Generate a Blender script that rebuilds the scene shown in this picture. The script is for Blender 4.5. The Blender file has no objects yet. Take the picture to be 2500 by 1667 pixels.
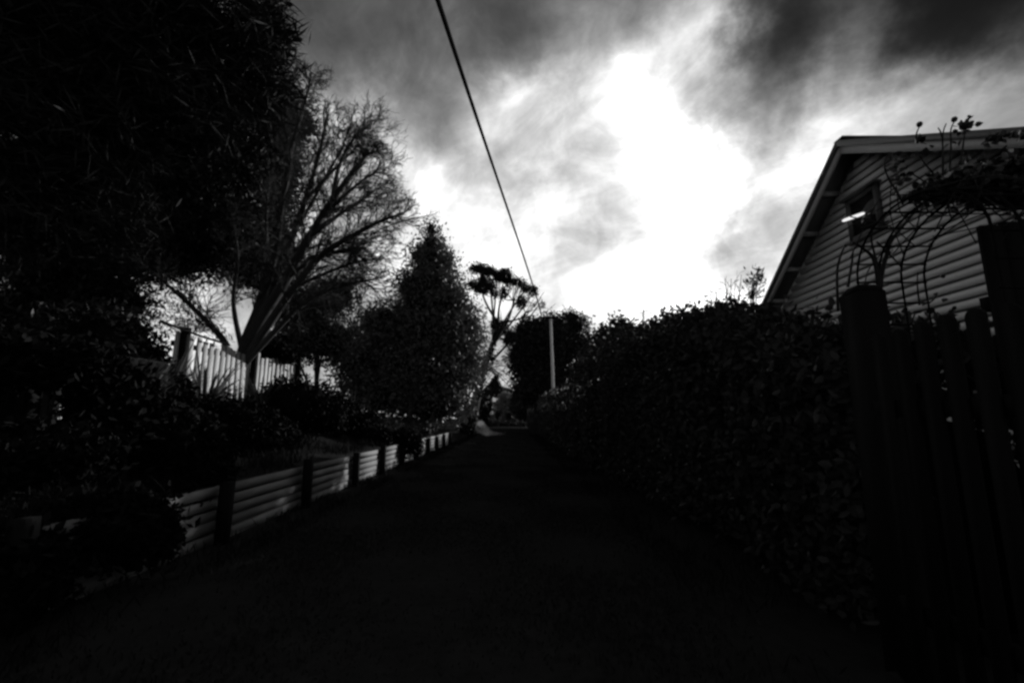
import bpy, math, random
import numpy as np
from mathutils import Vector, Matrix

random.seed(7)
rng = np.random.default_rng(7)
R = math.radians
sc = bpy.context.scene
COL = sc.collection

# ------------------------------------------------------------------ camera
CAM = np.array([0.0, 0.0, 1.4])
FPX = 1100.0                       # focal length in pixels of the 2500 px wide photograph
PITCH = math.atan(187.0 / FPX)
cd = bpy.data.cameras.new('camera')
cd.sensor_width = 36.0
cd.lens = 36.0 * FPX / 2500.0
cd.clip_start = 0.05
cd.clip_end = 3000
cam = bpy.data.objects.new('camera', cd)
COL.objects.link(cam)
cam.location = CAM
cam.rotation_euler = (math.pi / 2 + PITCH, 0, 0)
sc.camera = cam

# ------------------------------------------------------------------ sky and sun
SUN_AZ, SUN_EL = R(39), R(16)      # azimuth clockwise from +Y (towards +X)
SUN = Vector((math.sin(SUN_AZ) * math.cos(SUN_EL), math.cos(SUN_AZ) * math.cos(SUN_EL), math.sin(SUN_EL)))


def pixdir(u, v):
    a = (u - 1250.0) / FPX
    b = (833.5 - v) / FPX
    c, s = math.cos(PITCH), math.sin(PITCH)
    return np.array([a, c - b * s, s + b * c])


def P(u, v, y):
    """point of the place at depth y metres"""
    d = pixdir(u, v)
    return CAM + d * (y / d[1])


def PX(u, v, x):
    d = pixdir(u, v)
    return CAM + d * (x / d[0])


class N:
    """tiny expression wrapper over shader nodes"""
    tree = None

    def __init__(self, s):
        self.s = s

    @staticmethod
    def math(op, *a, clamp=False):
        n = N.tree.nodes.new('ShaderNodeMath')
        n.operation = op
        n.use_clamp = clamp
        for i, x in enumerate(a):
            if isinstance(x, N):
                N.tree.links.new(x.s, n.inputs[i])
            else:
                n.inputs[i].default_value = x
        return N(n.outputs[0])

    def __add__(self, o): return N.math('ADD', self, o)
    def __radd__(self, o): return N.math('ADD', self, o)
    def __sub__(self, o): return N.math('SUBTRACT', self, o)
    def __rsub__(self, o): return N.math('SUBTRACT', o, self)
    def __mul__(self, o): return N.math('MULTIPLY', self, o)
    def __rmul__(self, o): return N.math('MULTIPLY', self, o)
    def __truediv__(self, o): return N.math('DIVIDE', self, o)


def vmath(op, a, b):
    n = N.tree.nodes.new('ShaderNodeVectorMath')
    n.operation = op
    for i, x in enumerate((a, b)):
        if isinstance(x, N):
            N.tree.links.new(x.s, n.inputs[i])
        elif x is not None:
            n.inputs[i].default_value = x
    return N(n.outputs['Value'] if op == 'DOT_PRODUCT' else n.outputs[0])


def noise(vec, scale, detail=4.0, rough=0.55, dist=0.0, color=False):
    n = N.tree.nodes.new('ShaderNodeTexNoise')
    n.inputs['Scale'].default_value = scale
    n.inputs['Detail'].default_value = detail
    n.inputs['Roughness'].default_value = rough
    n.inputs['Distortion'].default_value = dist
    if vec is not None:
        N.tree.links.new(vec.s, n.inputs['Vector'])
    return N(n.outputs['Color' if color else 'Fac'])


w = bpy.data.worlds.new('World')
sc.world = w
w.use_nodes = True
nt = w.node_tree
N.tree = nt
nt.nodes.clear()
tc = nt.nodes.new('ShaderNodeTexCoord')
D = N(tc.outputs['Generated'])
# cloud layer seen in perspective: direction projected on a high flat sheet
sx = nt.nodes.new('ShaderNodeSeparateXYZ')
nt.links.new(D.s, sx.inputs[0])
zc = N.math('MAXIMUM', N(sx.outputs[2]), 0.0)
den = zc + 0.22
cx = nt.nodes.new('ShaderNodeCombineXYZ')
px_, py_ = N(sx.outputs[0]) / den, N(sx.outputs[1]) / den
# wind-drawn clouds: stretch along one heading
ca, sa = math.cos(R(40)), math.sin(R(40))
nt.links.new((px_ * ca + py_ * sa).s, cx.inputs[0])
nt.links.new(((py_ * ca - px_ * sa) * 0.55).s, cx.inputs[1])
PL = N(cx.outputs[0])
n_big = noise(PL, 1.6, 3, 0.55, 0.3)
n_fine = noise(PL, 6.0, 6, 0.66, 0.5)
n_puff = noise(D, 11.0, 6, 0.62, 0.6)
warp = vmath('SUBTRACT', noise(D, 9.0, 5, 0.6, 0.0, True), (0.5, 0.5, 0.5))
wn = nt.nodes.new('ShaderNodeVectorMath')
wn.operation = 'SCALE'
nt.links.new(warp.s, wn.inputs[0])
wn.inputs['Scale'].default_value = 0.15
DWn = vmath('NORMALIZE', vmath('ADD', D, N(wn.outputs[0])), None)


def blob(u, v, k):
    d = pixdir(u, v)
    d = d / np.linalg.norm(d)
    dt = vmath('DOT_PRODUCT', DWn, tuple(d))
    return N.math('EXPONENT', N.math('MULTIPLY_ADD', dt, k, -k))


glow = vmath('DOT_PRODUCT', D, tuple(SUN))
logL = (-2.1 + N.math('EXPONENT', (glow - 1.0) * 6.0) * 1.3)
logL = logL + N.math('EXPONENT', zc * -4.2) * 1.75             # pale air near the horizon
# cloud banks and holes, each a soft patch with ragged edges
for u, v, a in [
        (1016, 39, -1.08), (1171, 39, 0.57), (1301, 39, 0.06), (1398, 39, 0.27), (1527, 39, -0.1), (1657, 39, -0.98),
        (1754, 39, 2.56), (1825, 39, 0.77), (1884, 39, -4.0), (2013, 39, -1.83), (2104, 39, 3.5), (2207, 39, -3.7),
        (2337, 39, -4.0), (2466, 39, -3.7), (1016, 130, 0.86), (1171, 130, -0.26), (1236, 130, -2.18), (1314, 130, -0.01),
        (1398, 130, 0.13), (1495, 130, -0.53), (1592, 130, 0.93), (1689, 130, -0.8), (1754, 130, 1.97), (1851, 130, -0.35),
        (1948, 130, -2.23), (2045, 130, 2.98), (2142, 130, -0.73), (2272, 130, 0.56), (2402, 130, 3.46), (2486, 130, -0.81),
        (1016, 220, 0.35), (1106, 220, -0.02), (1191, 220, 0.92), (1301, 220, 1.1), (1430, 220, 0.2), (1560, 220, 1.51),
        (1624, 220, -0.08), (1683, 220, -1.81), (1754, 220, 0.37), (1851, 220, 0.79), (1948, 220, -0.29), (2045, 220, 0.41),
        (2142, 220, -1.36), (2272, 220, 3.03), (2402, 220, 0.87), (990, 298, 0.0), (1055, 298, -1.23), (1139, 298, 0.45),
        (1236, 298, 0.93), (1366, 298, 0.33), (1495, 298, -0.45), (1592, 298, 1.13), (1689, 298, -0.45), (1748, 298, 0.04),
        (1819, 298, 0.02), (1896, 298, -1.22), (1981, 298, 0.29), (2078, 298, 0.04), (2207, 298, -1.07), (2369, 298, -2.33),
        (1042, 376, 0.26), (1171, 376, 0.49), (1268, 376, -1.39), (1398, 376, 0.36), (1527, 376, 0.01), (1624, 376, 0.63),
        (1754, 376, 0.89), (1845, 376, -0.31), (1890, 376, -0.45), (1994, 376, 1.87), (1055, 453, 1.41), (1171, 453, -0.77),
        (1268, 453, 1.12), (1430, 453, 0.4), (1560, 453, -0.27), (1689, 453, 0.67), (1884, 453, 0.79), (1106, 531, 0.67),
        (1236, 531, 0.87), (1366, 531, 0.63), (1463, 531, 0.05), (1560, 531, -0.19), (1689, 531, 0.9), (1786, 531, 1.31),
        (1871, 531, -0.83), (1922, 531, -1.1), (1171, 609, 0.07), (1301, 609, -0.32), (1378, 609, 0.09), (1463, 609, 0.17),
        (1560, 609, 0.29), (1689, 609, 0.25), (1773, 609, -1.92), (1825, 609, -1.05), (1884, 609, 1.84), (1171, 680, 0.98),
        (1301, 680, 0.75), (1398, 680, -0.14), (1560, 680, 0.23), (1754, 680, 1.22), (1430, 745, 0.82), (1624, 745, 0.44),
        (750, 20, -0.12), (760, 110, -0.25), (880, 100, 0.11), (870, 190, -1.65), (845, 249, 0.92), (860, 300, 1.95),
        (910, 270, -0.35), (950, 340, 0.35), (600, 250, -0.12), (700, 500, 1.34), (450, 760, 1.57), (200, 500, 0.48),
        (60, 120, -1.58), (30, 900, -0.52), (950, 650, 1.62), (300, 750, -0.44), (2100, 420, -0.31), (2350, 420, 0.51),
        (2100, 550, 0.27), (2300, 600, -0.62)]:
    logL = N.math('MULTIPLY_ADD', blob(u, v, 200.0), a, logL)
logL = logL + (n_big - 0.5) * 0.9 + (n_fine - 0.5) * 1.4 + (n_puff - 0.5) * 1.3
L = N.math('MINIMUM', N.math('EXPONENT', logL), 1.5)
sky = nt.nodes.new('ShaderNodeTexSky')
sky.sky_type = 'NISHITA'
sky.sun_disc = False
sky.sun_elevation = SUN_EL
sky.sun_rotation = SUN_AZ
sky.dust_density = 2.0
sr = nt.nodes.new('ShaderNodeSeparateColor')
nt.links.new(sky.outputs[0], sr.inputs[0])
total = N(sr.outputs[0]) * 0.012 + L * 10.0      # red-filtered clear sky + lit cloud
bg = nt.nodes.new('ShaderNodeBackground')
bg.inputs['Strength'].default_value = 0.1
nt.links.new(total.s, bg.inputs['Color'])
out = nt.nodes.new('ShaderNodeOutputWorld')
nt.links.new(bg.outputs[0], out.inputs['Surface'])

sl = bpy.data.lights.new('sun', 'SUN')
sl.energy = 4.2
sl.angle = R(0.6)
so = bpy.data.objects.new('sun', sl)
COL.objects.link(so)
so.rotation_euler = SUN.to_track_quat('Z', 'Y').to_euler()
so.location = (20, 30, 20)

sc.view_settings.view_transform = 'Standard'
sc.view_settings.look = 'None'
sc.view_settings.exposure = 0.0
sc.view_settings.gamma = 1.0
sc.view_settings.use_curve_mapping = False
sc.render.engine = 'CYCLES'
sc.cycles.max_bounces = 4
sc.cycles.diffuse_bounces = 1
sc.cycles.glossy_bounces = 2
sc.cycles.transmission_bounces = 3
sc.cycles.transparent_max_bounces = 4
sc.cycles.use_denoising = True
sc.cycles.denoiser = 'OPENIMAGEDENOISE'
sc.cycles.denoising_input_passes = 'RGB_ALBEDO_NORMAL'
sc.cycles.pixel_filter_type = 'BLACKMAN_HARRIS'
sc.cycles.filter_width = 2.7


# ------------------------------------------------------------------ materials (monochrome photograph)
def new_mat(name):
    m = bpy.data.materials.new(name)
    m.use_nodes = True
    t = m.node_tree
    t.nodes.clear()
    N.tree = t
    o = t.nodes.new('ShaderNodeOutputMaterial')
    return m, t, o


def grey(t, val, sock):
    c = t.nodes.new('ShaderNodeCombineColor')
    for i in range(3):
        t.links.new(val.s, c.inputs[i])
    t.links.new(c.outputs[0], sock)


def surf_mat(name, lo, hi, scale=8.0, rough=0.8, stretch=(1, 1, 1), bump=0.3, bscale=None, spec=0.3, metallic=0.0):
    m, t, o = new_mat(name)
    p = t.nodes.new('ShaderNodeBsdfPrincipled')
    tcn = t.nodes.new('ShaderNodeTexCoord')
    mp = t.nodes.new('ShaderNodeMapping')
    mp.inputs['Scale'].default_value = stretch
    t.links.new(tcn.outputs['Object'], mp.inputs[0])
    v = N(mp.outputs[0])
    n1 = noise(v, scale, 6, 0.6)
    n2 = noise(v, scale * 0.17, 3, 0.5)
    ra = t.nodes.new('ShaderNodeObjectInfo')
    fac = N.math('ADD', (n1 * 0.6 + n2 * 0.4 - 0.5) * 1.8, 0.5 + (N(ra.outputs['Random']) - 0.5) * 0.3, clamp=True)
    grey(t, fac * (hi - lo) + lo, p.inputs['Base Color'])
    p.inputs['Roughness'].default_value = rough
    p.inputs['Specular IOR Level'].default_value = spec
    p.inputs['Metallic'].default_value = metallic
    if bump:
        b = t.nodes.new('ShaderNodeBump')
        b.inputs['Strength'].default_value = bump
        b.inputs['Distance'].default_value = 0.02
        t.links.new(noise(v, bscale or scale * 3, 5, 0.6).s, b.inputs['Height'])
        t.links.new(b.outputs[0], p.inputs['Normal'])
    t.links.new(p.outputs[0], o.inputs[0])
    return m


def leaf_mat(name, lo, hi, rough=0.5, trans=0.15, spec=0.18):
    m, t, o = new_mat(name)
    p = t.nodes.new('ShaderNodeBsdfPrincipled')
    g = t.nodes.new('ShaderNodeNewGeometry')
    tcn = t.nodes.new('ShaderNodeTexCoord')
    n1 = noise(N(tcn.outputs['Object']), 0.9, 3)
    f = N(g.outputs['Random Per Island']) * 0.6 + n1 * 0.4
    val = f * (hi - lo) + lo
    grey(t, val, p.inputs['Base Color'])
    p.inputs['Roughness'].default_value = rough
    p.inputs['Specular IOR Level'].default_value = spec
    tr = t.nodes.new('ShaderNodeBsdfTranslucent')
    grey(t, val * 1.2, tr.inputs[0])
    mx = t.nodes.new('ShaderNodeMixShader')
    mx.inputs[0].default_value = trans
    t.links.new(p.outputs[0], mx.inputs[1])
    t.links.new(tr.outputs[0], mx.inputs[2])
    t.links.new(mx.outputs[0], o.inputs[0])
    return m


M = {
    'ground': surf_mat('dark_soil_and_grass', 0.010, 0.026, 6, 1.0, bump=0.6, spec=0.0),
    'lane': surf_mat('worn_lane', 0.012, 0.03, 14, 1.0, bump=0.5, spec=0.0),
    'weatherboard': surf_mat('painted_weatherboard', 0.62, 0.78, 5, 0.6, (1, 0.15, 1), 0.12),
    'trim': surf_mat('painted_trim', 0.36, 0.48, 6, 0.55, bump=0.1),
    'roof': surf_mat('roof_iron', 0.06, 0.10, 4, 0.5, bump=0.1),
    'soffit': surf_mat('soffit_timber', 0.10, 0.16, 6, 0.7, bump=0.1),
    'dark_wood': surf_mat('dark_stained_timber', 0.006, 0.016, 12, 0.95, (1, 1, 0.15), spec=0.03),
    'grey_wood': surf_mat('weathered_grey_timber', 0.12, 0.5, 7, 0.9, (1, 1, 0.2)),
    'wall_wood': surf_mat('retaining_timber', 0.07, 0.26, 9, 0.85, (1, 0.15, 1)),
    'pole_wood': surf_mat('pale_pole_timber', 0.6, 0.72, 6, 0.8, (1, 1, 0.1)),
    'bark': surf_mat('grey_bark', 0.018, 0.05, 14, 0.9, (1, 1, 0.3), 0.5),
    'pale_bark': surf_mat('pale_bark', 0.10, 0.22, 14, 0.85, (1, 1, 0.3), 0.4),
    'dark_bark': surf_mat('dark_bark', 0.012, 0.03, 14, 0.9, (1, 1, 0.3), 0.5),
    'iron': surf_mat('black_iron', 0.005, 0.010, 20, 0.95, bump=0.05, spec=0.03),
    'cable': surf_mat('black_cable', 0.008, 0.012, 20, 1.0, bump=0.0, spec=0.0),
    'steel': surf_mat('bright_steel', 0.85, 0.95, 20, 0.22, bump=0.0, metallic=1.0),
    'ceramic': surf_mat('glazed_ceramic', 0.2, 0.3, 20, 0.2, bump=0.0, spec=0.6),
    'frame': surf_mat('dark_window_frame', 0.05, 0.08, 20, 0.5, bump=0.05),
    'glass': surf_mat('dark_window_glass', 0.012, 0.02, 3, 0.06, bump=0.0, spec=0.6),
    'leaf_dark': leaf_mat('dark_evergreen_leaf', 0.012, 0.032, 0.55, 0.08),
    'leaf_needle': leaf_mat('needle_leaf', 0.010, 0.032, 0.7, 0.03, 0.05),
    'leaf_mid': leaf_mat('mid_leaf', 0.045, 0.13, 0.5, 0.12),
    'leaf_gloss': leaf_mat('glossy_leaf', 0.010, 0.028, 0.38, 0.05, 0.35),
    'leaf_pale': leaf_mat('pale_leaf', 0.10, 0.26, 0.6, 0.2),
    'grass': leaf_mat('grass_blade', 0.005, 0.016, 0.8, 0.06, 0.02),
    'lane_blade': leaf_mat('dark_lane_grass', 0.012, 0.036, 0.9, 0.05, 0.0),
    'straw': leaf_mat('dry_grass_blade', 0.25, 0.5, 0.6, 0.2),
    'leaf_black': leaf_mat('very_dark_leaf', 0.004, 0.010, 0.7, 0.02, 0.02),
    'leaf_hedge': leaf_mat('hedge_leaf', 0.016, 0.042, 0.55, 0.04, 0.10),
    'core': surf_mat('light_block_core', 0.006, 0.012, 8, 1.0, bump=0.0, spec=0.0),  # for the unseen solids that block light inside foliage
}
lm, lt, lo_ = new_mat('glint_glow')
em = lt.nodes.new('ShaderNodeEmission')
em.inputs['Strength'].default_value = 0.95  # self-glowing white that imitates a glint, not a real light source
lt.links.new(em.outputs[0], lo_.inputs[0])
M['glint'] = lm
ORG = {}


# ------------------------------------------------------------------ object helpers
def mesh_np(name, V, F):
    """V (n,3); F (m,k) all faces alike, or a list of such arrays"""
    Fs = F if isinstance(F, list) else [F]
    me = bpy.data.meshes.new(name)
    V = np.asarray(V, np.float32)
    me.vertices.add(len(V))
    me.vertices.foreach_set('co', V.ravel())
    idx, starts, c = [], [], 0
    for f in Fs:
        f = np.asarray(f, np.int32)
        if len(f) == 0:
            continue
        idx.append(f.ravel())
        starts.append(c + np.arange(len(f)) * f.shape[1])
        c += f.size
    idx = np.concatenate(idx)
    starts = np.concatenate(starts)
    me.loops.add(len(idx))
    me.polygons.add(len(starts))
    me.loops.foreach_set('vertex_index', idx)
    me.polygons.foreach_set('loop_start', starts.astype(np.int32))
    me.update(calc_edges=True)
    return me


def root_of(o):
    while o.parent:
        o = o.parent
    return o


def add(name, V, F, mat, parent=None, label=None, smooth=False, kind=None):
    V = np.asarray(V, float)
    if parent is not None:
        V = V - ORG.get(root_of(parent).name, np.zeros(3))
    me = mesh_np(name, V, F)
    if smooth:
        me.polygons.foreach_set('use_smooth', [True] * len(me.polygons))
    o = bpy.data.objects.new(name, me)
    COL.objects.link(o)
    me.materials.append(M[mat] if isinstance(mat, str) else mat)
    o.parent = parent
    if label:
        o['label'] = label
    if kind:
        o['kind'] = kind
    return o


def thing(name, label, cat, loc, group=None):
    o = bpy.data.objects.new(name, None)
    COL.objects.link(o)
    o.location = tuple(loc)
    o.empty_display_size = 0.2
    o['label'] = label
    o['category'] = cat
    if group:
        o['group'] = group
    ORG[o.name] = np.array(loc, float)
    return o


def tag(o, label, cat, group=None):
    o['label'] = label
    o['category'] = cat
    if group:
        o['group'] = group
    return o


BF = np.array([[0, 3, 2, 1], [4, 5, 6, 7], [0, 1, 5, 4], [1, 2, 6, 5], [2, 3, 7, 6], [3, 0, 4, 7]])


def box_v(c, s, rot=None):
    x, y, z = np.array(s) / 2.0
    v = np.array([[-x, -y, -z], [x, -y, -z], [x, y, -z], [-x, y, -z], [-x, -y, z], [x, -y, z], [x, y, z], [-x, y, z]])
    if rot is not None:
        v = v @ np.array(rot.to_3x3() if hasattr(rot, 'to_3x3') else rot).T
    return v + np.array(c)


def boxes(lst):
    V = np.concatenate(lst)
    F = np.concatenate([BF + 8 * i for i in range(len(lst))])
    return V, F


def box(name, c, s, mat, parent=None, rot=None, label=None):
    return add(name, box_v(c, s, rot), BF, mat, parent, label)


def hexa(name, lo4, hi4, mat, parent=None):
    return add(name, np.concatenate([np.array(lo4), np.array(hi4)]), BF, mat, parent)


class Tubes:
    def __init__(self):
        self.V, self.F, self.n = [], [], 0

    def add(self, pts, radii, sides=6):
        pts = np.asarray(pts, float)
        k = len(pts)
        radii = np.broadcast_to(np.asarray(radii, float), (k,))
        tan = np.gradient(pts, axis=0)
        tan /= np.linalg.norm(tan, axis=1)[:, None] + 1e-9
        ref = np.array([0.0, 0.0, 1.0]) if abs(tan[:, 2]).mean() < 0.8 else np.array([1.0, 0.0, 0.0])
        a = np.cross(tan, ref)
        a /= np.linalg.norm(a, axis=1)[:, None] + 1e-9
        b = np.cross(tan, a)
        th = np.arange(sides) * 2 * math.pi / sides
        ring = pts[:, None, :] + radii[:, None, None] * (np.cos(th)[None, :, None] * a[:, None, :] + np.sin(th)[None, :, None] * b[:, None, :])
        self.V.append(ring.reshape(-1, 3))
        i = np.arange(k - 1)[:, None] * sides
        j = np.arange(sides)[None, :]
        j2 = (j + 1) % sides
        f = np.stack([i + j, i + j2, i + sides + j2, i + sides + j], axis=-1).reshape(-1, 4) + self.n
        self.F.append(f)
        self.n += k * sides

    def obj(self, name, mat, parent=None, smooth=True):
        return add(name, np.concatenate(self.V), np.concatenate(self.F), mat, parent, smooth=smooth)


def smooth_path(pts, n=8):
    """Catmull-Rom through points"""
    pts = [np.array(p, float) for p in pts]
    pts = [2 * pts[0] - pts[1]] + pts + [2 * pts[-1] - pts[-2]]
    o = []
    for i in range(1, len(pts) - 2):
        p0, p1, p2, p3 = pts[i - 1:i + 3]
        for t in np.linspace(0, 1, n, endpoint=False):
            o.append(0.5 * ((2 * p1) + (p2 - p0) * t + (2 * p0 - 5 * p1 + 4 * p2 - p3) * t * t + (3 * p1 - p0 - 3 * p2 + p3) * t ** 3))
    o.append(pts[-2])
    return np.array(o)


def unit(v):
    return v / (np.linalg.norm(v, axis=-1, keepdims=True) + 1e-9)


def leaf_arrays(C, A, length, width, lvar=0.35, fold=0.15, hexleaf=False):
    """leaf-shaped faces at centres C with long axes A"""
    n = len(C)
    A = unit(A)
    r = unit(rng.normal(size=(n, 3)))
    B = unit(np.cross(A, r))
    Nn = np.cross(A, B)
    Lh = (length * (1 + lvar * rng.uniform(-1, 1, n)))[:, None] * 0.5
    Wh = (width * (1 + lvar * rng.uniform(-1, 1, n)))[:, None] * 0.5
    if hexleaf:
        vs = [C - A * Lh, C - A * Lh * 0.35 + B * Wh + Nn * Wh * fold, C + A * Lh * 0.35 + B * Wh * 0.85 + Nn * Wh * fold, C + A * Lh - Nn * Lh * fold,
              C + A * Lh * 0.35 - B * Wh * 0.85 + Nn * Wh * fold, C - A * Lh * 0.35 - B * Wh + Nn * Wh * fold]
        V = np.stack(vs, axis=1).reshape(-1, 3)
        b = np.arange(n)[:, None] * 6
        F = np.concatenate([b + np.array([[0, 1, 2, 3]]), b + np.array([[0, 3, 4, 5]])])
    else:
        V = np.stack([C - A * Lh, C + B * Wh + Nn * Wh * fold, C + A * Lh, C - B * Wh + Nn * Wh * fold], axis=1).reshape(-1, 3)
        F = np.arange(n * 4).reshape(-1, 4)
    return V, F


def in_ellipsoids(n, ells, shell=0.5):
    """n points in a list of (centre, radii) ellipsoids, biased to the outside"""
    vol = np.array([np.prod(e[1]) ** 0.75 for e in ells])
    cnt = rng.multinomial(n, vol / vol.sum())
    out_ = []
    for (c, r), k in zip(ells, cnt):
        d = unit(rng.normal(size=(k, 3)))
        rad = rng.uniform(0, 1, k) ** (1 / 3.0)
        rad = rad * (1 - shell) + shell * (0.75 + 0.25 * rad)
        out_.append(np.array(c) + d * rad[:, None] * np.array(r))
    return np.concatenate(out_)


def foliage(ells, clusters, per, spread, length, width, shell=0.5, dirbias=None, bias=0.6, hexleaf=False, centre=None):
    """clustered leaves: clumps of `per` leaves about `clusters` twig ends"""
    T = in_ellipsoids(clusters, ells, shell)
    cen = centre if centre is not None else np.mean([e[0] for e in ells], axis=0)
    outd = unit(T - cen)
    sz = rng.uniform(0.6, 1.4, clusters)
    C = np.repeat(T, per, axis=0) + rng.normal(size=(clusters * per, 3)) * spread * np.repeat(sz, per)[:, None]
    A = rng.normal(size=(clusters * per, 3)) * (1 - bias) + np.repeat(outd, per, axis=0) * bias
    if dirbias is not None:
        A = A + np.array(dirbias)
    return leaf_arrays(C, A, length, width, hexleaf=hexleaf)


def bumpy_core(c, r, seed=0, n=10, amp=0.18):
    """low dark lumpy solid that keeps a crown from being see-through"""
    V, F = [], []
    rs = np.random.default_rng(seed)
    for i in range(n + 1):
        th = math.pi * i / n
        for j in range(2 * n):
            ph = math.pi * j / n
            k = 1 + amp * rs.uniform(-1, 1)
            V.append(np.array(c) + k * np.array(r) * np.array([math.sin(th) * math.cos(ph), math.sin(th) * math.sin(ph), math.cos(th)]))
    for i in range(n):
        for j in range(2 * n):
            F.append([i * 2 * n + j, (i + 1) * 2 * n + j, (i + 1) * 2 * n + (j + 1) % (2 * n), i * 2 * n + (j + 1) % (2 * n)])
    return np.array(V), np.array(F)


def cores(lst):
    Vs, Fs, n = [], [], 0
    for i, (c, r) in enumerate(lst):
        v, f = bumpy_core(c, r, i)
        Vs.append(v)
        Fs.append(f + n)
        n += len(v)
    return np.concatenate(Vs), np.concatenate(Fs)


def E(u, v, y, ru, rv, ry=None):
    """ellipsoid clump about a photographed spot at depth y, radii in photograph pixels"""
    c = P(u, v, y)
    s = math.hypot(y, c[2] - CAM[2]) / FPX
    s = (y * math.cos(PITCH) + (c[2] - CAM[2]) * math.sin(PITCH)) / FPX
    return (c, (ru * s, ry if ry else (ru + rv) * 0.5 * s, rv * s))


# ------------------------------------------------------------------ ground and lane
def sst(a, b, x):
    t = np.clip((x - a) / (b - a), 0, 1)
    return t * t * (3 - 2 * t)


def gz(x, y):
    x = np.asarray(x, float)
    y = np.asarray(y, float)
    bank = np.where(x < -3.43, 0.60 + 0.75 * sst(-3.5, -6.0, x), 0.0)
    bank = np.where(x < -8.0, 1.35 * (1 - sst(-8, -15, x)), bank)
    taper = 1 - sst(24, 40, y)
    bump = 0.05 * np.sin(x * 1.7 + y * 0.9) * np.sin(y * 1.3 - x * 0.6) * np.where(x < -3.6, 1, 0) * np.where(x > -40, 1, 0)
    return bank * taper + bump * taper


xs = np.concatenate([[-700, -300, -120, -60, -40, -28, -20, -16], np.arange(-15, -3.5, 0.5), [-3.46, -3.42, -3.0, -1.5, 0, 1, 2, 3, 5, 8, 12, 20, 40, 90, 250, 700]])
ys = np.concatenate([[-300, -80, -30, -14], np.arange(-8, 42, 1.0), [45, 50, 60, 75, 100, 150, 250, 450, 900, 1600]])
X, Y = np.meshgrid(xs, ys)
V = np.stack([X, Y, gz(X, Y)], -1).reshape(-1, 3)
nx, ny = len(xs), len(ys)
i, j = np.meshgrid(np.arange(nx - 1), np.arange(ny - 1))
b = (j * nx + i).ravel()
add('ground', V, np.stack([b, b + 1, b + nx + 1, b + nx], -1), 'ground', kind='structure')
ly = np.arange(-8, 78.1, 1.0)
lx = np.linspace(-3.05, 1.75, 9)
X, Y = np.meshgrid(lx, ly)
X = X + np.where(np.abs(X + 0.65) > 2.3, 0.10 * np.sin(Y * 1.1) + 0.06 * np.sin(Y * 2.7 + 1), 0)
V = np.stack([X, Y, 0.006 + 0.03 * np.exp(-((X + 0.65) / 0.8) ** 2) * (0.7 + 0.3 * np.sin(Y * 0.7))], -1).reshape(-1, 3)
nx, ny = len(lx), len(ly)
i, j = np.meshgrid(np.arange(nx - 1), np.arange(ny - 1))
b = (j * nx + i).ravel()
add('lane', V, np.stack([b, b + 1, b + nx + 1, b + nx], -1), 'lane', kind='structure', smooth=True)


def grass(name, label, n, xr, yr, h, mat):
    x = rng.uniform(*xr, n)
    y = rng.uniform(*yr, n)
    keep = (np.sin(x * 3.1 + y * 1.7) + np.sin(y * 2.3 - x) + rng.normal(size=n) * 0.8) > -0.4
    x, y = x[keep], y[keep]
    hh = h * rng.uniform(0.4, 1.2, len(x))
    z = gz(x, y)
    C = np.stack([x, y, z + hh * 0.45], -1)
    A = np.stack([rng.normal(size=len(x)) * 0.45, rng.normal(size=len(x)) * 0.45, np.ones(len(x))], -1)
    V, F = leaf_arrays(C, A, h, 0.012)
    o = add(name, V, F, mat, kind='stuff')
    o['label'] = label
    o['category'] = 'grass'
    return o


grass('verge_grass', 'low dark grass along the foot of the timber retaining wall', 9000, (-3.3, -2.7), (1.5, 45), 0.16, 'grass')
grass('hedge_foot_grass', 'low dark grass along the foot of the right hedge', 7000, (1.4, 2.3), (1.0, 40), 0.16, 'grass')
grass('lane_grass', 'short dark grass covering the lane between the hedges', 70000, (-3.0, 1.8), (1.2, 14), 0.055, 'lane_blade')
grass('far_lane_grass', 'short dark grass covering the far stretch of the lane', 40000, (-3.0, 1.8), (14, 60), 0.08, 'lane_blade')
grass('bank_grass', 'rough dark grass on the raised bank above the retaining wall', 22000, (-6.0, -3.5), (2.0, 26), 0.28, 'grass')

# ------------------------------------------------------------------ house
XW, XB = 5.95, 5.62
ap = PX(2045, 345, XB)
lo = PX(1855, 757, XB)
ro = PX(2500, 313, XB)
yA, zA = ap[1], ap[2]
sL = (zA - lo[2]) / (lo[1] - yA)        # fall per metre going away
sR = (zA - ro[2]) / (yA - ro[1])        # fall per metre coming near
yF, yN = yA + (zA - 2.75) / sL, yA - (zA - 2.75) / sR
house = thing('weatherboard_house', 'pale weatherboard house with its gable end to the lane, behind the right hedge', 'house', (XW, yA, 0))


def roof_z(y):
    return zA - (y - yA) * sL if y > yA else zA - (yA - y) * sR


# weatherboards of the gable end, each its own piece
gw = box('gable_wall', (XW + 0.14, (yN + yF) / 2, 1.3), (0.16, yF - yN - 0.9, 2.4), 'soffit', house)
pitch_b, T = 0.137, 0.12
wy0, wy1 = yN + 0.45, yF - 0.45
z = 0.35
while z < zA - 0.28:
    zt = z + pitch_b
    zr = zt + 0.16
    y0 = max(wy0, yA - (zA - zr) / sR)
    y1 = min(wy1, yA + (zA - zr) / sL)
    if y1 - y0 > 0.15:
        # tapered board: thick lower lip, thin rebated top
        lo4 = [[XW - 0.002, y0, z], [XW + 0.06, y0, z], [XW + 0.06, y1, z], [XW - 0.002, y1, z]]
        hi4 = [[XW + 0.014, y0, z + 0.104], [XW + 0.06, y0, z + 0.104], [XW + 0.06, y1, z + 0.104], [XW + 0.014, y1, z + 0.104]]
        hexa('weatherboard', lo4, hi4, 'weatherboard', gw)
    z += pitch_b
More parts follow.
